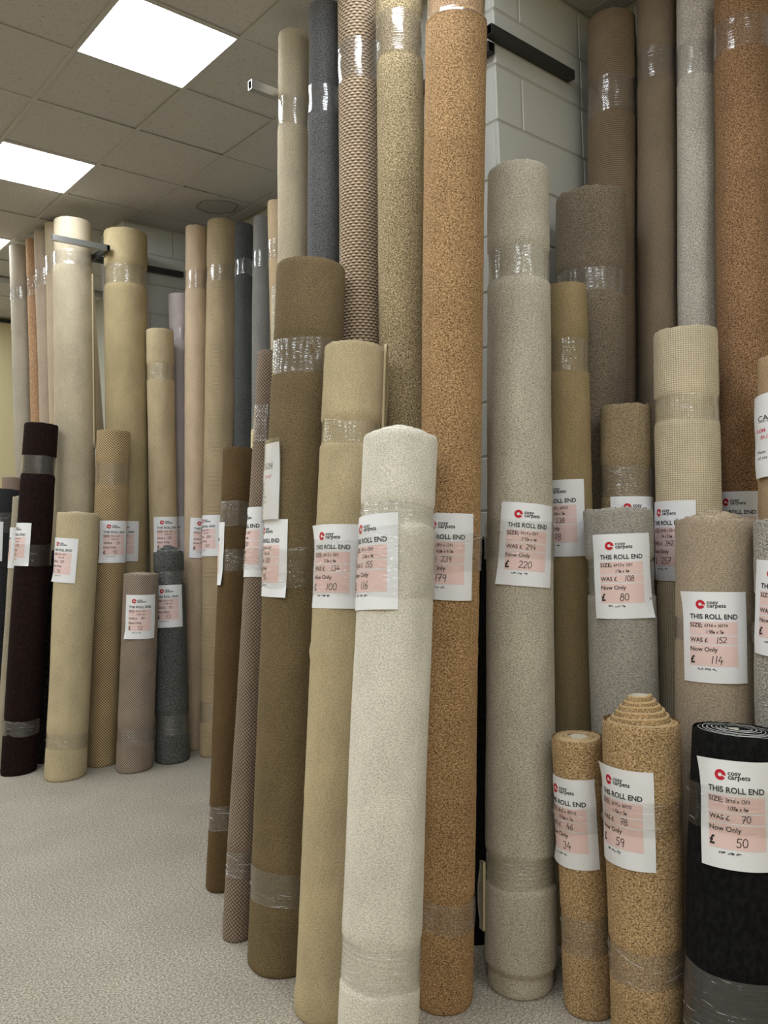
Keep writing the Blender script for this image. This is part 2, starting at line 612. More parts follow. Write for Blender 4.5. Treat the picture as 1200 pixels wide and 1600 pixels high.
TABLE = {
    'R1': {'b':[2.205,1.842],'t':[2.451,1.911,2.981],'r':[0.1289,0.1166],'tape':[[2.563,2.672,0],[0.369,0.459,0],[1.519,1.649,1]],'tag':[-2.214,1.567,-4.0]},
    'R2': {'b':[2.58,1.857],'t':[2.663,1.867,2.567],'r':[0.0931,0.0863],'tape':[[2.232,2.351,0]],'tag':[-3.036,1.652,1.0]},
    'R3': {'b':[2.88,1.978],'t':[2.978,1.939,3.018],'r':[0.1452,0.146],'tape':[[2.592,2.68,0]]},
    'R4': {'b':[3.168,2.057],'t':[3.284,1.994,3.918],'r':[0.1008,0.108],'tape':[[3.467,3.616,0]]},
    'R5': {'b':[3.192,1.848],'t':[3.351,1.801,4.02],'r':[0.0872,0.0842],'tape':[[3.573,3.7,0]]},
    'R6': {'b':[3.199,1.669],'t':[3.347,1.617,3.923],'r':[0.0803,0.0813],'tape':[[3.509,3.644,0]]},
    'R7': {'b':[3.141,1.439],'t':[3.288,1.401,3.774],'r':[0.1034,0.1051],'tape':[[3.484,3.605,0]],'tag':[-3.066,1.581,0.0]},
    'R8': {'b':[2.769,1.475],'t':[2.911,1.499,2.348],'r':[0.118,0.1165],'tape':[[2.008,2.091,0]],'tag':[-3.334,1.553,0.0]},
    'R9': {'b':[2.717,1.708],'t':[2.829,1.717,2.084],'r':[0.0946,0.0968],'tape':[[1.735,1.846,0]],'tag':[-2.143,1.578,0.0]},
    'R10': {'b':[2.482,1.556],'t':[2.574,1.606,1.679],'r':[0.115,0.1234],'tape':[[1.383,1.495,0]],'tag':[3.762,1.445,1.0]},
    'R11': {'b':[2.539,1.278],'t':[2.669,1.294,1.636],'r':[0.1346,0.1263],'tape':[[1.235,1.299,0]],'tag':[3.58,1.249,1.0]},
    'R12': {'b':[2.509,1.011],'t':[2.672,1.037,1.626],'r':[0.1116,0.1171],'tape':[[1.284,1.391,0]],'tag':[3.273,1.355,-4.0]},
    'R13': {'b':[2.808,1.159],'t':[3.002,1.177,2.205],'r':[0.0913,0.0841],'sign':[3.38,1.931,6.0]},
    'R14': {'b':[2.261,1.591],'t':[2.277,1.611,0.914],'r':[0.0848,0.0855],'tape':[[0.62,0.7,1],[0.212,0.327,0]],'tag':[-3.159,0.642,1.0]},
    'R15': {'b':[2.199,1.339],'t':[2.27,1.363,1.014],'r':[0.1092,0.1207],'tape':[[0.705,0.8,1],[0.238,0.337,0]],'tag':[-3.217,0.735,0.0]},
    'R16': {'b':[2.21,1.075],'t':[2.335,1.078,1.021],'r':[0.144,0.1319],'tape':[[0.769,0.882,1],[0.176,0.368,0]],'tag':[3.553,0.813,3.0]},
    'C1': {'b':[1.467,1.788],'t':[1.788,1.917,1.947],'r':[0.1191,0.122],'tape':[[1.689,1.741,0],[0.327,0.44,0],[1.456,1.669,1]],'tag':[-3.125,1.558,2.0]},
    'C2': {'b':[1.632,2.224],'t':[1.921,2.297,2.323],'r':[0.1188,0.1114],'tape':[[1.975,2.048,0],[1.419,1.611,1]],'tag':[-2.755,1.52,1.0]},
    'C3': {'b':[1.69,2.579],'t':[1.947,2.584,2.7],'r':[0.1419,0.1397],'tape':[[2.266,2.396,0],[1.437,1.582,1],[0.247,0.363,0]],'tag':[-3.277,1.537,1.0],'sign':[-3.549,1.833,1.0]},
    'C4': {'b':[1.649,2.857],'t':[1.973,2.934,2.42],'r':[0.0607,0.0549],'tape':[[2.037,2.191,0],[1.489,1.57,1],[0.245,0.337,0]],'tag':[-3.448,1.604,2.0]},
    'C5': {'b':[1.833,3.281],'t':[2.041,3.339,2.031],'r':[0.0817,0.0773],'tape':[[1.664,1.776,0],[1.46,1.556,0],[0.272,0.374,0]],'tag':[-4.197,1.534,0.0]},
    'C6': {'b':[1.942,1.969],'t':[2.156,1.924,3.629],'r':[0.1001,0.1099],'tape':[[3.446,3.558,0],[1.496,1.621,1],[0.273,0.369,0]],'tag':[-2.578,1.545,-1.0]},
    'C7': {'b':[2.079,2.288],'t':[2.223,2.293,3.826],'r':[0.0973,0.0934],'tape':[[3.492,3.653,0]]},
    'C8': {'b':[2.081,2.553],'t':[2.23,2.556,3.966],'r':[0.0824,0.0844],'tape':[[3.52,3.681,0]]},
    'C9': {'b':[2.028,2.801],'t':[2.218,2.767,3.951],'r':[0.0721,0.0678],'tape':[[3.466,3.578,0]]},
    'C11': {'b':[2.318,2.156],'t':[2.437,2.169,1.579],'r':[0.0662,0.0679]},
    'C10': {'b':[2.05,3.049],'t':[2.242,3.04,3.96],'r':[0.0751,0.0707],'tape':[[3.521,3.641,0]]},
    'F1': {'b':[2.673,3.967],'t':[2.814,4.067,3.626],'r':[0.0498,0.0513],'tape':[[3.278,3.389,0]]},
    'F1b': {'b':[2.49,3.795],'t':[2.644,3.813,3.019],'r':[0.0471,0.0482]},
    'F22': {'b':[2.334,3.8],'t':[2.529,3.909,2.198],'r':[0.0461,0.0482]},
    'F2': {'b':[2.751,4.432],'t':[3.026,4.548,3.72],'r':[0.0599,0.0557],'tape':[[3.376,3.482,0]]},
    'F3': {'b':[2.844,4.751],'t':[3.109,4.903,3.788],'r':[0.0694,0.0629],'tape':[[3.422,3.529,0]]},
    'F4': {'b':[2.827,5.127],'t':[3.125,5.237,3.907],'r':[0.1062,0.1049],'tape':[[3.459,3.57,0],[0.235,0.369,0]],'tag':[-2.881,1.565,1.0]},
    'F5': {'b':[2.811,5.369],'t':[3.016,5.427,3.901],'r':[0.0896,0.0811],'tape':[[3.432,3.568,0]],'tag':[-1.357,1.549,-2.0]},
    'F6': {'b':[2.877,5.658],'t':[2.987,5.677,3.442],'r':[0.0842,0.0852],'tape':[[3.081,3.17,0]],'tag':[-3.088,1.565,0.0]},
    'F7': {'b':[2.683,5.563],'t':[2.747,5.554,3.114],'r':[0.1007,0.101],'tape':[[2.745,2.854,0]],'tag':[-1.713,1.568,0.0]},
    'F8': {'b':[2.474,5.788],'t':[2.605,5.766,3.871],'r':[0.1452,0.1596],'tape':[[3.466,3.599,0]],'tag':[-2.135,1.548,-2.0]},
    'F9': {'b':[2.145,5.92],'t':[2.268,5.931,3.936],'r':[0.142,0.1382],'tape':[[3.596,3.7,0]]},
    'F10': {'b':[2.188,6.269],'t':[2.276,6.313,4.03],'r':[0.0743,0.0752],'tape':[[3.64,3.779,0]]},
    'F11': {'b':[2.198,6.461],'t':[2.265,6.536,4.026],'r':[0.0736,0.0745],'tape':[[3.591,3.719,0]]},
    'F12': {'b':[2.168,6.622],'t':[2.246,6.713,4.015],'r':[0.0619,0.0628],'tape':[[3.555,3.701,0]]},
    'F13': {'b':[2.104,6.812],'t':[2.202,6.953,4.019],'r':[0.0733,0.075],'tape':[[3.567,3.663,0]]},
    'F14': {'b':[1.888,5.452],'t':[2.05,5.468,1.763],'r':[0.1311,0.1363],'tape':[[0.202,0.293,0]],'tag':[-2.667,1.448,-2.0]},
    'F15': {'b':[1.696,5.81],'t':[1.953,5.839,2.404],'r':[0.1173,0.1136],'tape':[[2.057,2.179,0],[1.426,1.567,1],[0.263,0.357,0]],'tag':[-2.982,1.562,0.0]},
    'F16': {'b':[2.172,5.535],'t':[2.369,5.577,2.343],'r':[0.108,0.1161],'tape':[[1.96,2.106,0]],'tag':[-1.663,1.557,1.0]},
    'F17': {'b':[2.282,5.249],'t':[2.375,5.217,1.332],'r':[0.1235,0.1164],'tape':[[0.2,0.294,0]],'tag':[-1.992,1.049,1.0]},
    'F18': {'b':[2.553,5.223],'t':[2.628,5.314,1.464],'r':[0.1185,0.1072],'tape':[[1.249,1.325,0],[0.186,0.317,0]],'tag':[-2.121,1.082,0.0]},
    'F19': {'b':[1.683,6.115],'t':[1.882,6.153,1.901],'r':[0.0483,0.0471],'tag':[-4.249,1.538,0.0]},
    'F20': {'b':[1.699,6.503],'t':[1.866,6.568,1.97],'r':[0.1619,0.166],'tape':[[1.654,1.798,0]],'tag':[-2.29,1.577,0.0]},
    'F21': {'b':[1.887,5.881],'t':[2.011,5.969,1.504],'r':[0.041,0.0421]},
    'F24': {'b':[1.901,6.805],'t':[2.011,6.775,2.08],'r':[0.0666,0.067]},
}


# ------------------------------------------------------------------ price labels
_txt_cache = {}


def text2d(s, bold=0.0):
    """flat outline mesh of a string, cap height 1, left edge at 0"""
    key = (s, bold)
    if key in _txt_cache:
        return _txt_cache[key]
    cu = bpy.data.curves.new('t', 'FONT')
    cu.body = s
    cu.size = 1.0
    cu.resolution_u = 3
    cu.offset = bold
    cu.fill_mode = 'FRONT'
    ob = bpy.data.objects.new('t', cu)
    me = bpy.data.meshes.new_from_object(ob)
    co = np.zeros(len(me.vertices) * 3)
    me.vertices.foreach_get('co', co)
    co = co.reshape(-1, 3)[:, :2]
    fs = [tuple(p.vertices) for p in me.polygons]
    bpy.data.meshes.remove(me)
    bpy.data.objects.remove(ob)
    bpy.data.curves.remove(cu)
    co = co / 0.70
    co[:, 0] -= co[:, 0].min()
    _txt_cache[key] = (co, fs)
    return _txt_cache[key]


def arc(cx, cy, rx, ry, a0, a1, n=8):
    return [(cx + rx * math.cos(math.radians(a0 + (a1 - a0) * k / n)), cy + ry * math.sin(math.radians(a0 + (a1 - a0) * k / n))) for k in range(n + 1)]


HAND = {
    '0': [arc(.3, .5, .26, .46, 100, 455, 12)], '1': [[(.28, .98), (.22, .02)]],
    '2': [arc(.28, .72, .24, .26, 160, -30, 7) + [(.05, .04), (.58, .08)]],
    '3': [arc(.26, .74, .22, .22, 150, -80, 7) + arc(.26, .27, .26, .26, 80, -150, 8)],
    '4': [[(.3, .98), (.05, .38), (.6, .34)], [(.42, .6), (.38, -.05)]],
    '5': [[(.55, .95), (.15, .95), (.1, .55)] + arc(.25, .3, .26, .28, 95, -140, 8)],
    '6': [[(.45, .98), (.12, .5)] + arc(.28, .25, .22, .24, 150, -200, 10)],
    '7': [[(.02, .92), (.55, .95), (.2, .0)], [(.1, .45), (.5, .48)]],
    '8': [arc(.3, .75, .2, .21, 0, 360, 10), arc(.28, .27, .26, .27, 0, 360, 10)],
    '9': [arc(.28, .72, .22, .24, 0, 360, 10) + [(.48, .7), (.4, .0)]],
    'f': [[(.45, .95), (.25, .85), (.2, 0)], [(.05, .5), (.42, .52)]],
    't': [[(.25, .9), (.2, .1), (.4, .05)], [(.05, .62), (.45, .64)]],
    'm': [[(.02, .0), (.05, .5), (.18, .55), (.22, .02), (.28, .5), (.42, .52), (.46, .0)]],
    'x': [[(.05, .55), (.45, .05)], [(.42, .58), (.05, .02)]],
    '.': [[(.12, .02), (.16, .06)]], ' ': [],
}


def hand2d(s, x, y, h, w=0.0016, seed=0, slant=0.08):
    """pen strokes as thin ribbons"""
    r = random.Random(seed)
    V, F = [], []
    cx = x
    for ch in s:
        jit = r.uniform(-.04, .04)
        for st in HAND.get(ch, []):
            pts = [np.array((cx + h * (px * 0.95 + slant * py), y + h * (py + jit))) for px, py in st]
            for a, b in zip(pts[:-1], pts[1:]):
                d = b - a
                L = np.linalg.norm(d)
                if L < 1e-6:
                    continue
                n = np.array((-d[1], d[0])) / L * w / 2
                e = d / L * w * 0.3
                k = len(V)
                V += [a - e - n, b + e - n, b + e + n, a - e + n]
                F.append((k, k + 1, k + 2, k + 3))
        cx += h * (0.3 if ch in ' .' else 0.62 if ch not in '1' else 0.45)
    return V, F


def scribble2d(x, y, h, words, w=0.0016, seed=0):
    r = random.Random(seed)
    V, F = [], []
    for n in words:
        pts = []
        for k in range(n * 3):
            pts.append(np.array((x, y + h * r.uniform(0, 1))))
            x += h * r.uniform(0.10, 0.30)
        for a, b in zip(pts[:-1], pts[1:]):
            d = b - a
            L = np.linalg.norm(d)
            nn = np.array((-d[1], d[0])) / L * w / 2
            k = len(V)
            V += [a - nn, b - nn, b + nn, a + nn]
            F.append((k, k + 1, k + 2, k + 3))
        x += h * 0.6
    return V, F


def fit(s, x0, y, cap, width=None, bold=0.0):
    co, fs = text2d(s, bold)
    c2 = co * cap
    if width:
        c2 = c2 * np.array((width / max(c2[:, 0].max(), 1e-6), 1.0))
    return c2 + np.array((x0, y)), fs


def join2d(parts):
    V, F, k = [], [], 0
    for v, f in parts:
        v = np.asarray(v, float).reshape(-1, 2)
        V.append(v)
        F += [tuple(i + k for i in q) for q in f]
        k += len(v)
    return np.concatenate(V) if V else np.zeros((0, 2)), F


def grid2d(x0, x1, y0, y1, nx, ny):
    xs, ys = np.linspace(x0, x1, nx), np.linspace(y0, y1, ny)
    V = np.array([(x, y) for y in ys for x in xs])
    return V, grid_faces(ny, nx, False)


PW, PH = 0.21, 0.297


class Bend:
    """maps flat label coordinates onto the side of a roll"""

    def __init__(self, R, phi, zc, tilt, seed, base=0.0025, crumple=0.0015, curl=0.004):
        self.R, self.phi, self.zc, self.seed = R, phi, zc, seed
        self.t = math.radians(tilt)
        self.base, self.crumple, self.curl = base, crumple, curl
        r = random.Random(seed)
        self.k = [(r.uniform(15, 60), r.uniform(15, 60), r.uniform(0, 6)) for _ in range(4)]
        self.cs = (r.choice((-1, 1)), r.choice((-1, 1)))

    def __call__(self, P, off=0.0):
        P = np.asarray(P, float)
        s, t = P[:, 0], P[:, 1]
        cr = sum(np.sin(a * s + b * t + c) for a, b, c in self.k) / 4 * self.crumple
        cu = self.curl * np.clip(self.cs[0] * s / (PW / 2) + self.cs[1] * t / (PH / 2) - 1.3, 0, 1) ** 2 * 6
        ss = s * math.cos(self.t) - t * math.sin(self.t)
        tt = s * math.sin(self.t) + t * math.cos(self.t)
        z = self.zc + tt
        r0 = self.R(z)
        a = self.phi + ss / r0
        rr = r0 + self.base + self.crumple + cr + cu + off
        return np.stack([rr * np.cos(a), rr * np.sin(a), z], 1)


def bent(name, bend, VF, off, mat, parent, smooth=False):
    V, F = VF
    return obj(name, mesh(name, bend(V, off), F, smooth), mat, parent)


def logo2d(cx, cy, R):
    V, F = [], []
    n = 30
    for k in range(n + 1):
        a = math.radians(-6 + 338 * k / n)
        ri = R * (0.36 if -0.2 < math.sin(a) or True else 0.4)
        V += [(cx + R * math.cos(a), cy + R * math.sin(a)), (cx - R * 0.04 + ri * math.cos(a), cy + R * 0.04 + ri * math.sin(a))]
    for k in range(n):
        F.append((2 * k, 2 * k + 2, 2 * k + 3, 2 * k + 1))
    return np.array(V), F


def sx(f):
    return (f - 0.5) * PW


def sy(f):
    return (0.5 - f) * PH


def price_label(parent, bend, info, seed):
    size1, size2, was, now = info
    o = obj('price_label', mesh('price_label', bend(grid2d(-PW / 2, PW / 2, -PH / 2, PH / 2, 19, 15)[0]), grid2d(-PW / 2, PW / 2, -PH / 2, PH / 2, 19, 15)[1], True), PAPER, parent)
    o['label'] = 'white paper price label with pink boxes'
    bent('pink_box', bend, join2d([grid2d(sx(.125), sx(.84), sy(.475), sy(.33), 15, 4), grid2d(sx(.125), sx(.84), sy(.575), sy(.487), 15, 3), grid2d(sx(.125), sx(.84), sy(.815), sy(.588), 15, 5)]), 0.0004, PINK, o, True)
    bent('logo', bend, logo2d(sx(.305), sy(.14), 0.0148), 0.0005, RED, o)
    bent('brand_print', bend, join2d([fit('cosy', sx(.40), sy(.135), 0.0125, 0.034, 0.02), fit('carpets', sx(.40), sy(.172), 0.0125, 0.057, 0.02)]), 0.0005, INK, o)
    for nm, txt, y, cap, wd, bold in (('heading_print', 'THIS ROLL END', .298, 0.0155, 0.148, 0.022), ('size_print', 'SIZE;', .39, 0.0135, 0.041, 0.016), ('was_print', 'WAS £', .553, 0.0135, 0.056, 0.016),
                                      ('now_print', 'Now Only', .655, 0.0135, 0.085, 0.016), ('pound_print', '£', .785, 0.023, 0.015, 0.04)):
        bent(nm, bend, fit(txt, sx(.135), sy(y), cap, wd, bold), 0.0008, INK, o)
    bent('size_handwriting', bend, join2d([hand2d(size1, sx(.36), sy(.385), 0.0105, 0.0015, seed), hand2d(size2, sx(.38), sy(.455), 0.0105, 0.0015, seed + 1)]), 0.0009, PEN, o)
    bent('was_handwriting', bend, hand2d(was, sx(.46), sy(.56), 0.0195, 0.002, seed + 2), 0.0009, PEN, o)
    bent('price_handwriting', bend, hand2d(now, sx(.36), sy(.785), 0.025, 0.0022, seed + 3), 0.0009, PEN, o)
    bent('note_handwriting', bend, scribble2d(sx(.25), sy(.865), 0.0075, (4, 4, 3), 0.0018, seed + 4), 0.0009, PEN, o)
    return o


# ------------------------------------------------------------------ carpet rolls
def roll(key, name, label, mat, T, back=BACK_CREAM, dome=0.012, domep=1.0, core=0.0, thick=0.011, pinch=0.035, foot=None, cut=None, bulge=(), price=None, extend=0.0, end=True, lump=0.0018, film=True, fuzz=0.0018, edge=None, flat=0.0):
    seed = sum(ord(c) * (i + 3) for i, c in enumerate(key))
    rs = np.random.RandomState(seed)
    B = Vector((T['b'][0], T['b'][1], 0.0))
    top = Vector(T['t'])
    d = top - B
    L0 = d.length
    d = d / L0
    q = Vector((0, 0, 1)).rotation_difference(d)
    M = q.to_matrix()
    L = L0 + extend
    r0, r1 = T['r']
    E = bpy.data.objects.new(name, None)
    C.objects.link(E)
    E.location = B
    E.rotation_mode = 'QUATERNION'
    E.rotation_quaternion = q
    tag(E, label, 'carpet roll', 'carpet roll ends stood against the walls and piers')
    R = lambda z: r0 + (r1 - r0) * np.clip(np.asarray(z, float) / L0, 0, 1.2)
    far = (B.x ** 2 + B.y ** 2) ** 0.5 > 4.3
    n = 40 if far else 72
    tapes = [t for t in T.get('tape', ()) if not t[2]]
    # profile: height -> factor
    prof = [(0.0, 0.955), (0.006, 0.985), (0.02, 1.0)]
    zs = list(np.arange(0.06, L - 0.03, 0.06 if far else 0.035))
    keys = []
    for a, b, _ in tapes:
        for z, f in ((a - 0.016, 1.0), (a - 0.002, 1 - pinch), (a + 0.01, 1 - pinch * 1.15), (b - 0.01, 1 - pinch * 1.15), (b + 0.002, 1 - pinch), (b + 0.016, 1.0)):
            if 0.03 < z < L - 0.02:
                keys.append((z, f))
    zs = [z for z in zs if all(not (a - 0.02 < z < b + 0.02) for a, b, _ in tapes)]
    prof += [(z, 1.0) for z in zs] + keys
    if foot:
        prof = [(z, f * (foot[1] if z < foot[0] else 1.0)) for z, f in prof] + [(foot[0] - 0.004, foot[1]), (foot[0] + 0.006, 0.985), (foot[0] + 0.02, 1.0)]
    if cut:
        prof = [(z, f * (cut[1] if z > cut[0] else 1.0)) for z, f in prof] + [(cut[0] - 0.004, 0.99), (cut[0] + 0.004, cut[1])]
    prof = [(z, f) for z, f in prof if z < L - 0.02] + [(L - 0.018, 1.0), (L - 0.006, 0.992), (L, 0.972)]
    if cut:
        prof = [(z, f * (cut[1] if z >= L - 0.018 else 1.0)) for z, f in prof]
    prof.sort()
    pr2 = [prof[0]]
    for p_ in prof[1:]:
        if p_[0] - pr2[-1][0] > 0.0035:
            pr2.append(p_)
    prof = pr2
    Z = np.array([p[0] for p in prof])
    Fq = np.array([p[1] for p in prof])
    th = np.linspace(0, 2 * math.pi, n, endpoint=False)
    A, ZZ = np.meshgrid(th, Z)
    lumps = np.zeros_like(A)
    for _ in range(7):
        m_ = rs.randint(1, 7)
        lumps += np.sin(m_ * A + rs.uniform(-9, 9) * ZZ + rs.uniform(0, 6.3)) / (1 + 0.3 * m_)
    lumps *= lump / 1.6
    lumps += rs.normal(0, 0.0005 if not far else 0.0004, A.shape)
    for bz, bw, ba in bulge:
        lumps += ba * np.exp(-((ZZ - bz - 0.012 * np.sin(2 * A + bz * 9)) / bw) ** 2)
    RR = R(ZZ) * Fq[:, None] + lumps
    ZJ = ZZ.copy()
    ZJ[-1] += rs.normal(0, fuzz * 0.6, n)
    ZJ[-2] += rs.normal(0, fuzz * 0.25, n)
    P = np.stack([RR * np.cos(A), RR * np.sin(A), ZJ], 2)
    # the soft lower end sits flat on the floor although the roll leans
    row = M[2]
    w = np.clip(1 - ZZ / 0.12, 0, 1)
    P[:, :, 2] += -w * (row[0] * P[:, :, 0] + row[1] * P[:, :, 1]) / row[2] + w * 0.001
    rows = len(Z)
    U = A * r0
    faces = grid_faces(rows, n, True)
    uv = grid_uv(U, ZZ, rows, n, True, np.full(rows, 2 * math.pi * r0))
    faces.append(tuple(range(n - 1, -1, -1)))
    uv = np.concatenate([uv, np.zeros((n, 2))])
    # closing disc under the rolled end
    V = P.reshape(-1, 3)
    zc = L - 0.035
    rc = R(L) * 0.96 * (cut[1] if cut else 1)
    k = len(V)
    V = np.concatenate([V, np.stack([rc * np.cos(th), rc * np.sin(th), np.full(n, zc)], 1)])
    faces.append(tuple(range(k, k + n)))
    uv = np.concatenate([uv, np.zeros((n, 2))])
    me = mesh('pile', V, faces, True, uv)
    obj('pile', me, mat, E)
    # rolled end: one continuous spiral of carpet with its backing showing
    if end:
        Rt = float(R(L)) * 0.958 * (cut[1] if cut else 1)
        rin = core if core else 0.016
        turns = max(2.0, (Rt - rin) / thick)
        per = 28 if far else 48
        m_ = int(turns * per)
        a = np.linspace(0, turns * 2 * math.pi, m_)
        ro = Rt - (Rt - rin) * (a / a[-1])
        fr = 1 - (ro - rin) / max(Rt - rin, 1e-4)
        sm = np.convolve(rs.normal(0, 1, m_ + 8), np.ones(9) / 3.0, 'valid')
        zt = L + dome * np.clip((fr - flat) / (1 - flat), 0, 1) ** domep + sm * fuzz * 0.6 + rs.normal(0, fuzz * 0.12, m_) - 0.002
        tk = (Rt - rin) / turns
        a = a + rs.uniform(0, 6)
        h = 0.04 + dome * 0.6
        prof2 = [(0.0, -h), (0.0, -0.004), (0.10, 0.0), (0.50, 0.0), (0.52, 0.0006), (0.64, 0.0006), (0.67, -h)]
        cols = []
        for dr, dz in prof2:
            rr = ro - tk * dr + np.convolve(rs.normal(0, 1, m_ + 8), np.ones(9) / 3.0, 'valid') * 0.0003
            cols.append(np.stack([rr * np.cos(a), rr * np.sin(a), zt + dz], 1))
        Q = np.stack(cols, 1)
        f2 = grid_faces(m_, len(prof2), False)
        Uu = np.repeat((a * 0.08)[:, None], len(prof2), 1)
        Vv = np.repeat(np.array([[-h, 0, .003, .008, .009, .011, h]]), m_, 0)
        uv2 = grid_uv(Uu, Vv, m_, len(prof2), False)
        mi = np.tile(np.array([0, 2, 2, 1, 1, 0]), m_ - 1)
        me = mesh('rolled_end', Q.reshape(-1, 3), f2, True, uv2, mi)
        me.materials.append(mat)
        me.materials.append(back)
        me.materials.append(edge or mat)
        obj('rolled_end', me, None, E)
    if core:
        zt = L + dome - 0.006
        ring = [(core - 0.001, -0.25), (core - 0.001, 0.0), (core - 0.005, 0.0), (core - 0.005, -0.10), (0.001, -0.10)]
        t2 = np.linspace(0, 2 * math.pi, 28, endpoint=False)
        Q = np.array([[(rr * math.cos(x), rr * math.sin(x), zt + dz) for x in t2] for rr, dz in ring])
        obj('core_tube', mesh('core_tube', Q.reshape(-1, 3), grid_faces(len(ring), 28, True), True), CARD, E)
    # stretch film bands
    if film:
        for a_, b_, over in T.get('tape', ()):
            b_ = min(b_, L - 0.008)
            nz = max(4, int((b_ - a_) / 0.012))
            e = 0.004
            z = np.linspace(a_ - e, b_ + e, nz)
            A2, Z2 = np.meshgrid(th, z)
            slope = rs.uniform(-0.06, 0.06)
            Z3 = Z2 + 0.006 * np.sin(A2 + rs.uniform(0, 6)) + 0.003 * np.sin(3 * A2 + rs.uniform(0, 6)) * (np.abs(Z2 - (a_ + b_) / 2) > (b_ - a_) * 0.4)
            if over:
                base = R(Z2) + 0.0075
            else:
                base = R(Z2) * (1 - pinch) + 0.0035
                if cut:
                    base = base * np.where(Z2 > cut[0], cut[1], 1.0) + 0.003
            base = base + 0.0007 * np.sin(Z2 * 420 + 2 * np.sin(A2 * 2)) + 0.0008 * np.sin(5 * A2 + Z2 * 60)
            Q = np.stack([base * np.cos(A2), base * np.sin(A2), Z3], 2)
            uvf = grid_uv(A2 * r0, Z2, nz, n, True, np.full(nz, 2 * math.pi * r0))
            me = mesh('film_band', Q.reshape(-1, 3), grid_faces(nz, n, True), True, uvf)
            fo = obj('film_band', me, FILM_THIN if over else (FILM_LOOSE if b_ < 1.95 else FILM), E)
            fo['label'] = 'clear stretch film wrapped round the roll'
            if b_ < 1.95 or over:
                # bunched folds of the film: thin raised ridges running round the band
                V, F, UV = [], [], []
                cnt = int(rs.randint(16, 26)) if not far else 12
                for c_ in range(cnt):
                    a0 = rs.uniform(0, 2 * math.pi)
                    zz = rs.uniform(a_ + 0.004, b_ - 0.004)
                    ln = rs.uniform(0.010, 0.065) if c_ > 3 else rs.uniform(0.05, 0.11)
                    sl = rs.normal(0, 0.10) if c_ > 3 else rs.uniform(-0.55, 0.55)
                    wd = rs.uniform(0.0006, 0.0016)
                    k_ = max(4, int(ln / 0.006))
                    base_i = len(V)
                    rb = float(R(zz)) + 0.0085 if over else float(R(zz)) * (1 - pinch) + 0.0048
                    for q_ in range(k_ + 1):
                        f_ = q_ / k_
                        aa = a0 + f_ * ln / rb
                        z_ = zz + sl * (f_ - 0.5) * ln + 0.0012 * math.sin(f_ * 7 + c_)
                        z_ = min(max(z_, a_ + 0.001), b_ - 0.001)
                        w_ = wd * math.sin(math.pi * min(max(f_, 0.05), 0.95))
                        for dz_, dr_ in ((-w_, -0.0006), (0.0, w_ * 1.1), (w_, -0.0006)):
                            V.append(((rb + dr_) * math.cos(aa), (rb + dr_) * math.sin(aa), z_ + dz_))
                    for q_ in range(k_):
                        i_ = base_i + q_ * 3
                        for m2 in (0, 1):
                            F.append((i_ + m2, i_ + 3 + m2, i_ + 4 + m2, i_ + 1 + m2))
                for f_ in F:
                    UV += [(V[i_][0], V[i_][2]) for i_ in f_]
                tag(obj('film_crease', mesh('film_crease', V, F, True, UV), FILM_CREASE, fo), kind='stuff')
    if 'tag' in T:
        phi, z, tilt = T['tag']
        price_label(E, Bend(R, phi, z, tilt, seed), price or PRICE.get(key, ('5ft6 x 13ft', '1.7m x 4m', '120', '90')), seed)
    return E, R


def loose_edge(E, R, name, phi, z0, z1, reach, mat, back, side=1, thick=0.009, lift=0.4, taper=None):
    """the free outer edge of a roll standing off tangentially"""
    nz, ns = 26, 6
    V = []
    for lay in (0, 1):
        for z in np.linspace(z0, z1, nz):
            k = (z - z0) / (z1 - z0)
            rr = float(R(z)) + 0.001
            rad = np.array((math.cos(phi), math.sin(phi)))
            tan = np.array((-math.sin(phi), math.cos(phi))) * side
            reachz = reach * (taper(k) if taper else math.sin(math.pi * min(max(k, 0.12), 0.88)) ** 0.5)
            for s in np.linspace(0, 1, ns):
                p = rad * rr + tan * reachz * s + rad * (lift * reachz * s * s * 0.5 + lay * thick)
                V.append((p[0], p[1], z))
    G = nz * ns
    F = grid_faces(nz, ns, False)
    F2 = [tuple(i + G for i in reversed(f)) for f in F]
    S = []
    for i in range(nz - 1):
        a, b = i * ns + ns - 1, (i + 1) * ns + ns - 1
        S.append((a, b, b + G, a + G))
        a, b = i * ns, (i + 1) * ns
        S.append((b, a, a + G, b + G))
    for j in range(ns - 1):
        S.append((j, j + 1, j + 1 + G, j + G))
        a = (nz - 1) * ns + j
        S.append((a + 1, a, a + G, a + 1 + G))
    allf = F + F2 + S
    Vn = np.array(V)
    uvs = []
    for f in allf:
        for i in f:
            uvs.append((Vn[i][0] + Vn[i][1], Vn[i][2]))
    me = mesh(name, V, allf, True, uvs, [1] * len(F) + [0] * len(F2) + [1] * len(S))
    me.materials.append(mat)
    me.materials.append(back)
    return obj(name, me, None, E)


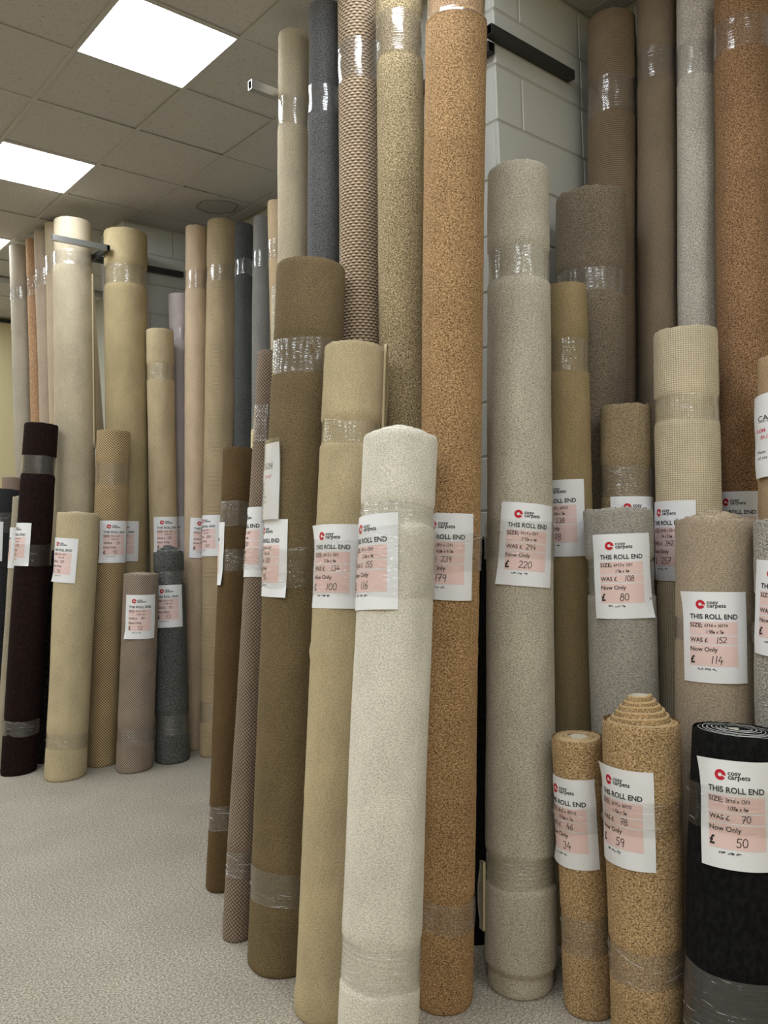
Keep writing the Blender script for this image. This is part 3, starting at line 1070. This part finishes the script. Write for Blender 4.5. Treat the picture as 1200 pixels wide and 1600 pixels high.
PRICE = {
    'R1': ('9ft7 x 13ft', '2.92m x 4m', '294', '220'), 'R2': ('8ft7 x 16ft5', '2.62m x 5m', '238', '178'),
    'R8': ('8ft8 x 23ft', '7m x 2.6m', '342', '257'), 'R10': ('6ft3 x 13ft', '1.9m x 4m', '  108', '  80'),
    'R11': ('6ft6 x 16ft4', '1.98m x 5m', '  152', '  114'), 'R14': ('3ft2 x 10ft6', '0.96m x 3m', '  46', '  34'),
    'R15': ('3ft9 x 16ft5', '1.15m x 5m', '  78', '  59'), 'R16': ('3ft6 x 13ft', '1.07m x 4m', '   70', '   50'),
    'C1': ('7ft x 13ft', '2.13m x 4m', '155', '116'), 'C2': ('8ft2 x 13ft', '2.5m x 4m', '  134', '  100'),
    'C6': ('13ft x 13ft', '4.0m x 4.0m', '239', '179'), 'F17': ('4ft5 x 13ft', '1.35m x 4m', '  70', '  52'),
    'F18': ('4ft9 x 13ft', '1.45m x 4m', '  70', '  53'), 'F16': ('7ft6 x 13ft', '2.3m x 4m', '  120', '  90'),
    'F4': ('13ft x 7ft', '4m x 2.1m', '  200', '  150'), 'F5': ('13ft x 6ft', '4m x 1.8m', '  160', '  120'),
}


EDGE_CORK = plain('cut_edge_cork', (204, 170, 120), 0.95, bump=(230, 1.0, 0.008))

# key: name, label, base colour, pattern, options
DEF = {
    'R1': ('carpet_roll', 'light beige plush carpet roll with the £220 label in front of the grey pier', (188, 179, 160), 'plush', dict(size=1.1), dict(foot=(0.075, 0.89), pinch=0.05)),
    'R2': ('carpet_roll', 'olive tan carpet roll with the £238 label squeezed behind the light beige one', (158, 136, 96), 'plush', dict(amt=0.7), dict(pinch=0.05)),
    'R3': ('carpet_roll', 'thick mink brown carpet roll of medium height beside the grey pier', (128, 114, 96), 'twist', dict(amt=0.7), dict(fuzz=0.006, pinch=0.04)),
    'R4': ('carpet_roll', 'tall ribbed brown carpet roll standing in the corner of pier and wall', (134, 113, 90), 'rib', {}, {}),
    'R5': ('carpet_roll', 'tall smooth taupe brown carpet roll next to the ribbed brown one in the corner', (136, 118, 98), 'plush', dict(amt=0.6), {}),
    'R6': ('carpet_roll', 'tall pale grey speckled carpet roll beside the smooth taupe one', (200, 191, 179), 'twist', dict(amt=0.55), {}),
    'R7': ('carpet_roll', 'tall rust brown speckled carpet roll beside the tall pale grey one', (148, 109, 74), 'twist', dict(light=(200, 154, 110), dark=(88, 58, 34)), {}),
    'R8': ('carpet_roll', 'cream carpet roll with fine vertical ribs and the £257 label', (208, 190, 154), 'grid', dict(dark=(186, 168, 138), light=(222, 208, 182), size=0.75), dict(pinch=0.03)),
    'R9': ('carpet_roll', 'tan brown carpet roll standing right behind the short grey plush one', (150, 130, 98), 'twist', dict(amt=0.6), dict(fuzz=0.004)),
    'R10': ('carpet_roll', 'grey plush carpet roll with the £80 label', (160, 154, 145), 'plush', dict(size=1.3, amt=0.9), dict(pinch=0.075, lump=0.004, fuzz=0.005, dome=0.008)),
    'R11': ('carpet_roll', 'fat taupe plush carpet roll with the £114 label', (172, 153, 130), 'plush', {}, dict(dome=0.035, pinch=0.02, fuzz=0.005)),
    'R12': ('carpet_roll', 'grey green speckled carpet roll beside the fat taupe one', (160, 155, 145), 'twist', dict(amt=0.9), dict(pinch=0.06, fuzz=0.004)),
    'R13': ('carpet_roll', 'narrow tan carpet roll with a caution notice hung on it', (190, 158, 120), 'plush', dict(amt=0.6), {}),
    'R14': ('carpet_roll', 'thin short cork brown carpet roll with the £34 label', (176, 140, 94), 'twist', dict(light=(226, 190, 140), dark=(112, 82, 48)), dict(core=0.036, dome=0.004, thick=0.0085, fuzz=0.0012, edge=EDGE_CORK)),
    'R15': ('carpet_roll', 'short cork brown carpet roll with a coned spiral top and the £59 label', (178, 142, 96), 'twist', dict(light=(226, 190, 140), dark=(112, 82, 48)), dict(core=0.034, dome=0.085, domep=0.9, flat=0.16, thick=0.013, fuzz=0.0015, edge=EDGE_CORK)),
    'R16': ('carpet_roll', 'short fat black plush carpet roll with the £50 label', (20, 20, 21), 'velvet', dict(light=(26, 26, 27), dark=(14, 14, 15)), dict(core=0.038, dome=0.006, thick=0.0125, back=BACK_WHITE, fuzz=0.0016)),
    'C1': ('carpet_roll', 'off white carpet roll with the £116 label, leaning at the front of the bundle', (222, 215, 200), 'plush', dict(amt=0.7), dict(dome=0.045, pinch=0.035, fuzz=0.0022, domep=0.75)),
    'C2': ('carpet_roll', 'beige carpet roll with the £100 label and a loose edge at its top', (190, 171, 132), 'plush', dict(amt=0.6), dict(bulge=((0.05, 0.03, 0.006), (1.22, 0.012, 0.005)), pinch=0.05, dome=0.02)),
    'C3': ('carpet_roll', 'thick olive brown carpet roll with a plastic sleeved notice on its side', (118, 100, 70), 'twist', dict(amt=0.6, size=0.75), dict(pinch=0.02, dome=0.015)),
    'C4': ('carpet_roll', 'very thin mauve brown woven carpet roll between the olive brown and dark brown ones', (138, 116, 98), 'diagonal', dict(dark=(98, 82, 70), light=(166, 146, 130), size=0.8), dict(pinch=0.02)),
    'C5': ('carpet_roll', 'short dark brown carpet roll beside the very thin woven one', (100, 78, 49), 'twist', dict(amt=0.6, size=0.75), dict(pinch=0.03)),
    'C6': ('carpet_roll', 'very tall golden brown speckled carpet roll with the £239 label', (168, 127, 82), 'twist', dict(light=(218, 176, 124), dark=(104, 72, 40)), dict(cut=(3.455, 0.93), extend=0.33)),
    'C7': ('carpet_roll', 'very tall beige and brown flecked carpet roll beside the golden brown one', (158, 137, 98), 'twist', dict(light=(222, 200, 156), dark=(92, 76, 50)), {}),
    'C8': ('carpet_roll', 'very tall brown loop woven carpet roll beside a charcoal one', (176, 150, 122), 'loop', dict(dark=(84, 64, 46), light=(214, 190, 160)), {}),
    'C9': ('carpet_roll', 'tall charcoal grey carpet roll beside the brown loop woven one', (96, 96, 97), 'twist', dict(amt=1.0, size=0.8), {}),
    'C10': ('carpet_roll', 'tall light beige carpet roll beside the charcoal one and the hollow steel arm', (190, 175, 149), 'plush', dict(amt=0.6), {}),
    'C11': ('carpet_roll', 'black carpet roll in the gap between the golden brown and light beige ones', (22, 21, 21), 'velvet', dict(light=(28, 27, 27), dark=(16, 15, 15)), {}),  # added roll: its black pile supplies the darkness of the gap
    'F1': ('carpet_roll', 'tall tan carpet roll half hidden behind the tall light beige one', (186, 160, 124), 'plush', dict(amt=0.6), {}),
    'F1b': ('carpet_roll', 'thin flecked cream carpet roll just in front of a half hidden tan one', (180, 168, 146), 'twist', {}, {}),
    'F22': ('carpet_roll', 'thin pale yellow cream carpet roll peeping above the short dark brown one', (228, 208, 160), 'plush', {}, {}),
    'F2': ('carpet_roll', 'tall mid grey carpet roll in the recess beside a darker charcoal one', (124, 122, 118), 'speck', dict(amt=0.7), {}),
    'F3': ('carpet_roll', 'tall dark charcoal carpet roll in the recess between grey and tan ones', (74, 76, 76), 'twist', dict(amt=0.9), {}),
    'F4': ('carpet_roll', 'tall tan carpet roll with fine ribs and a core knob in the recess', (180, 158, 122), 'rib', dict(amt=0.5), dict(dome=0.03, domep=6.0)),
    'F5': ('carpet_roll', 'tall pinkish beige carpet roll beside the ribbed tan one in the recess', (198, 172, 142), 'speck', dict(amt=0.5), {}),
    'F6': ('carpet_roll', 'pale lilac grey carpet roll by the farther pier', (186, 172, 170), 'plush', dict(amt=0.5), {}),
    'F7': ('carpet_roll', 'tan carpet roll of medium height behind the short dark grey shaggy one', (188, 168, 130), 'plush', dict(amt=0.6), {}),
    'F8': ('carpet_roll', 'thick tall golden beige carpet roll in front of the farther pier', (176, 156, 114), 'plush', dict(amt=0.5), dict(pinch=0.04)),
    'F9': ('carpet_roll', 'thick tall cream carpet roll behind the bare steel crossbar', (186, 170, 142), 'plush', dict(amt=0.7), dict(cut=(3.60, 0.955), dome=0.03, bulge=((1.86, 0.02, 0.005), (1.95, 0.02, 0.004), (1.77, 0.02, 0.005)))),
    'F10': ('carpet_roll', 'tall cream carpet roll directly beside the one behind the crossbar', (188, 169, 139), 'plush', dict(amt=0.5), {}),
    'F11': ('carpet_roll', 'tall rosy taupe carpet roll in the farthest row between cream and rust ones', (178, 158, 138), 'plush', dict(amt=0.5), {}),
    'F12': ('carpet_roll', 'tall rust speckled carpet roll in the farthest row', (174, 134, 98), 'twist', {}, {}),
    'F13': ('carpet_roll', 'tall pale greyish beige carpet roll at the end of the farthest row', (172, 161, 143), 'plush', dict(amt=0.5), {}),
    'F14': ('carpet_roll', 'short sand beige carpet roll between dark chocolate and basket weave ones', (190, 173, 136), 'speck', dict(amt=0.5), dict(pinch=0.015, fuzz=0.003)),
    'F15': ('carpet_roll', 'dark chocolate velvet carpet roll with clear film bands', (32, 17, 15), 'velvet', dict(light=(38, 21, 19), dark=(26, 13, 11)), dict(pinch=0.04)),
    'F16': ('carpet_roll', 'golden basket weave carpet roll with the £90 label', (172, 142, 98), 'diagonal', dict(dark=(92, 68, 40), light=(216, 190, 146), size=0.95), {}),
    'F17': ('carpet_roll', 'short mauve brown basket weave carpet roll with the £52 label', (152, 132, 118), 'diagonal', dict(dark=(92, 76, 66), light=(190, 172, 156), size=0.85), dict(pinch=0.02)),
    'F18': ('carpet_roll', 'short dark grey shaggy carpet roll with the £53 label', (86, 88, 86), 'twist', dict(amt=1.1, size=1.4), dict(dome=0.05, pinch=0.05, back=BACK_WHITE, fuzz=0.006)),
    'F19': ('carpet_roll', 'thin greyish beige carpet roll beside the dark chocolate velvet one', (166, 155, 134), 'speck', dict(amt=0.5), {}),
    'F20': ('carpet_roll', 'thick black woven carpet roll behind the thin greyish beige one', (44, 44, 48), 'diagonal', dict(dark=(16, 16, 18), light=(86, 86, 92), size=1.0), dict(pinch=0.02)),
    'F21': ('carpet_roll', 'thin blackish carpet roll in the gap behind the chocolate velvet one', (30, 27, 25), 'velvet', {}, {}),  # added as well, dark pile in place of the darkness there
    'F24': ('carpet_roll', 'mauve brown woven carpet roll behind the thick black one', (142, 120, 106), 'speck', {}, {}),
}
BUILT = {}
for key, (nm, label, colour, kind, mo, ro) in DEF.items():
    mat = carpet('pile_' + label.replace(' ', '_')[:40], colour, kind, **mo)
    E, R = roll(key, nm, label, mat, TABLE[key], **ro)
    BUILT[key] = (E, R, mat)


def angle_of(key, world_dir):
    """local angle round the roll that faces a world direction"""
    E = BUILT[key][0]
    v = E.rotation_quaternion.inverted() @ Vector(world_dir)
    return math.atan2(v.y, v.x)


# free outer edges that stand off their rolls
E, R, mt = BUILT['C2']
loose_edge(E, R, 'loose_edge', angle_of('C2', (0.62, -0.66, 0)), 2.03, 2.36, 0.05, mt, BACK_CREAM, side=1, lift=0.3)
E, R, mt = BUILT['R1']
loose_edge(E, R, 'loose_edge', angle_of('R1', (-0.72, 0.55, 0)), 0.18, 0.42, 0.045, mt, BACK_CREAM, side=-1, lift=0.5)
E, R, mt = BUILT['F9']
loose_edge(E, R, 'loose_edge', angle_of('F9', (0.70, -0.70, 0)), 2.25, 3.55, 0.17, mt, BACK_CREAM, side=1, lift=0.1, thick=0.012, taper=lambda k: max(0.06, 1 - k))


# ------------------------------------------------------------------ caution notices hung on two rolls
def notice(key, label, lines, sleeve):
    E, R, _ = BUILT[key]
    phi, z, tilt = TABLE[key]['sign']
    bd = Bend(R, phi, z, tilt, 31 if sleeve else 47, base=0.012 if sleeve else 0.010, crumple=0.002, curl=0.003)
    N = bpy.data.objects.new('caution_notice', None)
    C.objects.link(N)
    N.location = E.location
    N.rotation_mode = 'QUATERNION'
    N.rotation_quaternion = E.rotation_quaternion
    tag(N, label, 'notice')
    paper = bent('paper', bd, grid2d(-PW / 2, PW / 2, -PH / 2, PH / 2, 21, 17), 0.0, PAPER, N, True)
    blk, red = [], []
    for s, x0, yb, cap, wd, col in lines:
        (red if col else blk).append(fit(s, sx(x0), sy(yb), cap, wd * PW, 0.004))
    if sleeve:
        for yb, wds in ((.71, (3, 4)), (.78, (4, 4))):
            blk.append(scribble2d(sx(.52), sy(yb), 0.006, wds, 0.0012, 5))
        red.append(scribble2d(sx(.56), sy(.54), 0.009, (3,), 0.0012, 9))
    blk.append(grid2d(sx(.18), sx(.82), sy(.338), sy(.333), 12, 2))
    bent('printed_text', bd, join2d(blk), 0.0006, INK, paper)
    bent('red_text', bd, join2d(red), 0.0006, REDPEN, paper)
    if sleeve:
        V, F = grid2d(-PW / 2 - 0.006, PW / 2 + 0.006, -PH / 2 - 0.006, PH / 2 + 0.016, 21, 17)
        P = bd(V, 0.003)
        uv = []
        for f in F:
            for i in f:
                uv.append((V[i][0], V[i][1]))
        obj('plastic_sleeve', mesh('plastic_sleeve', P, F, True, uv), FILM, N)
    return N


LEFT = [('CAUTION', .18, .325, 0.020, .64, 0), ('REM', .12, .46, 0.013, .18, 1), ('BU', .20, .54, 0.013, .12, 1), ('Pleas', .10, .71, 0.010, .16, 0), ('of sta', .10, .78, 0.010, .18, 0)]
RIGHT = [('CAUTION', .18, .325, 0.020, .64, 0), ('WAY', .60, .46, 0.013, .20, 1)]
notice('C3', 'white notice in a clear plastic sleeve on the side of the olive brown roll', RIGHT, True)
notice('R13', 'white caution notice with red lines hung on the narrow tan roll', LEFT, False)
